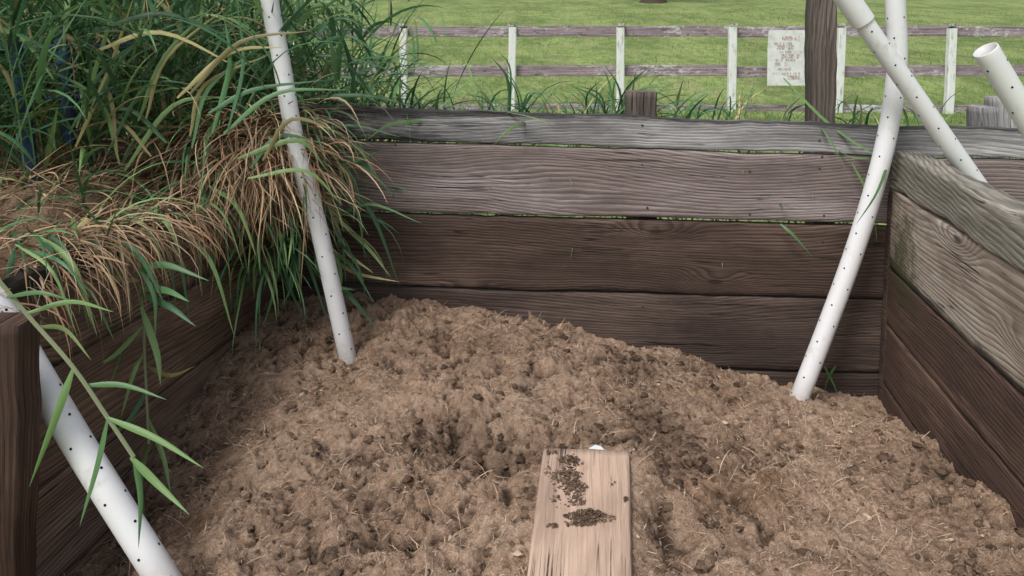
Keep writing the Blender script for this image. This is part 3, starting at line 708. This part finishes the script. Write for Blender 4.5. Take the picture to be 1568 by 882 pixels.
for pts in [[(130,150),(200,60),(330,10)],[(90,210),(150,90),(175,-20)],[(230,180),(260,80),(350,-10)],[(300,200),(330,110),(420,60)],[(180,240),(240,150),(330,140)],[(60,120),(20,160),(-20,170)],[(250,230),(200,180),(120,200)],[(340,220),(360,120),(350,20)],[(200,230),(170,130),(90,90)],[(0,170),(50,150),(90,160)],[(330,200),(410,150),(520,150)],[(290,130),(360,60),(460,50)],[(150,60),(260,30),(380,80)],[(380,240),(420,190),(500,200)],[(350,260),(440,240),(500,290)]]:
    for _ in range(2):
        o1,o2=R(-25,25),R(-25,25); hb([(a+o1+R(-10,10),b+o2+R(-10,10),2.62+.03*i) for i,(a,b) in enumerate(pts)],R(.012,.020))
for pts in [[(1200,120,3.3),(1270,190,3.05),(1345,240,2.92),(1375,250,2.9)],[(1240,175,3.3),(1290,235,3.0),(1360,243,2.95)],[(1305,250,2.98),(1335,310,2.93),(1343,372,2.88)],[(1370,215,2.98),(1345,290,2.78),(1310,345,2.78)],[(1195,343,3.0),(1215,360,2.97),(1243,392,2.95)],[(740,168,3.3),(800,176,3.08),(852,192,3.02)],[(820,180,3.25),(785,195,3.05),(755,222,3.02)],[(1262,560,2.98),(1275,585,2.96),(1285,610,2.9)],[(1280,560,3.0),(1268,580,2.97),(1262,600,2.93)],[(660,185,3.2),(600,190,3.12),(560,215,3.05)],[(1240,185,3.25),(1265,205,2.98),(1300,270,2.95)]]:
    hb(pts,R(.010,.015),c=random.choice([G1,G2]))
for pts in [[(775,215,3.6),(778,120,3.55),(758,85,3.5)],[(790,215,3.6),(800,150,3.55),(770,105,3.5)],[(780,215,3.6),(812,150,3.55),(835,160,3.5)],[(782,215,3.6),(745,150,3.55),(715,148,3.5)],[(940,215,3.6),(955,140,3.55),(1000,105,3.5)],[(945,215,3.6),(975,150,3.55),(1030,128,3.5)],[(935,215,3.6),(925,150,3.55),(880,130,3.5)],[(950,215,3.6),(940,130,3.55),(930,95,3.5)],[(900,215,3.6),(905,150,3.55),(915,115,3.5)],[(1035,215,3.6),(1055,165,3.55),(1085,148,3.5)],[(1310,215,3.6),(1318,170,3.55),(1312,140,3.5)],[(1330,215,3.6),(1342,180,3.55),(1362,165,3.5)],[(1060,215,3.6),(1075,180,3.5),(1110,172,3.45)],[(860,215,3.6),(845,180,3.5),(815,172,3.45)],[(1200,215,3.6),(1210,165,3.5),(1232,150,3.45)]]:
    for _ in range(2): hb([(a+R(-9,9),b+R(-9,9),c) for a,b,c in pts],R(.010,.018))
flush_paths("arching_leaves",out,m_leaf,tg)
sp=[]
for (px,Yc,num,L0) in [(770,3.6,12,.30),(790,3.5,12,.25),(920,3.55,22,.28),(945,3.7,18,.28),(990,3.6,20,.26),(1030,3.6,14,.22),(1080,3.7,14,.18),(880,3.6,10,.2),(840,3.6,10,.16),(1130,3.7,12,.16),(1215,3.6,10,.2),(1300,3.6,14,.16),(1340,3.6,8,.16),(720,3.6,10,.22),(680,3.55,12,.22),(640,3.5,22,.26),(600,3.5,28,.30),(560,3.5,34,.38),(520,3.5,28,.42),(1420,3.6,6,.14)]:
    c0_=P(px,172,Yc)
    for _ in range(int(num*1.5)):
        sp.append(((c0_.x+R(-.12,.12),Yc+R(-.1,.1),c0_.z-R(.02,.20)),R(0,6.28),R(.7,1.45),R(.6,1.25)*L0+.08,R(.8,2.4),R(.007,.014),green(),R(-.4,.4),R(-.8,.8)))
for _ in range(1500):
    x=R(-1.1,2.2); y=yb(x)+.1+R(0,.35); sp.append(((x,y,R(.5,1.0)),R(0,6.28),R(.6,1.4),R(.12,.25),R(.5,2.0),R(.006,.012),green(),R(-.4,.4),R(-.8,.8)))
ribbons("weeds",sp,m_leaf,6)
# ---------------- dry thatch
sp=[]
for _ in range(2300):
    q=P(random.gauss(375,46),random.gauss(245,30),R(2.88,3.14))
    u=R(0,1)
    sp.append((q,R(-1.7,-.3) if u<.75 else R(-3.0,0),R(-.2,.8),R(.15,.42)*(1 if u<.85 else 1.3),R(.7,2.1),R(.003,.011),tan_(),R(-1.1,1.1),R(-1,1)))
for _ in range(5200):
    y=R(1.6,3.2); x=xl(y)-.01-R(0,1)**1.2*1.4
    hang=x>xl(y)-.12
    if nz((x*3,y*3,4))<R(-.6,.2) : continue
    sp.append(((x,y,bankz(x,y)+R(0,.05)),R(-1.9,.9) if hang else R(0,6.28),R(-.2,.8),R(.05,.26),R(.2,2.2 if hang else 1.1),R(.0018,.008),tan_(),R(-1.2,1.2),R(-1,1)))
for _ in range(560):
    y=R(2.0,3.1); x=xl(y)-.02-R(0,.1)
    sp.append(((x,y,bankz(x,y)+R(0,.04)),R(-1.2,.4),R(-.1,.6),R(.08,.36),R(1.5,2.4),R(.002,.008),tan_(),R(-.6,.6),R(-1,1)))
for _ in range(900):
    y=R(2.8,4); x=xl(min(y,3.3))-R(0,1.9)
    sp.append(((x,y,bankz(x,y)+R(0,.5)),R(0,6.28),R(.2,1.5),R(.25,.6),R(.6,2.4),R(.003,.010),tan_(),R(-.6,.6),R(-1,1)))
ribbons("dry_grass",sp,m_straw,7)
# ---------------- blue pipe frame hidden in the grass
n=N("blue_paint"); a=n.noise(n.pos(),25,5,.7); m_blue=n.fin(n.mix(n.ramp(a,.42,.66),(.03,.085,.20),(.06,.05,.045)),.6,.3)
bf=empty("blue_pipe_gate")
def rod(name,p0,p1,r_,mat,parent):
    p0,p1=Vector(p0),Vector(p1); t=(p1-p0).normalized(); s=t.orthogonal().normalized(); b=t.cross(s); V=[];F_=[];K=16
    for q in(p0,p1):
        for k in range(K): a=k/K*6.283; V.append(tuple(q+(s*math.cos(a)+b*math.sin(a))*r_))
    for k in range(K): F_.append((k,(k+1)%K,K+(k+1)%K,K+k))
    np_mesh(name,V,F_,mat,None,True,parent)
rod("post_1",P(22,65,2.62),P(52,300,2.62),.024,m_blue,bf); rod("post_2",P(95,40,2.85),P(108,220,2.85),.024,m_blue,bf); rod("post_3",P(-40,45,2.62),P(-20,290,2.62),.022,m_blue,bf)
rod("rail_1",P(-60,78,2.7),P(200,70,2.95),.014,m_blue,bf); rod("rail_2",P(-60,165,2.7),P(200,140,2.95),.014,m_blue,bf)
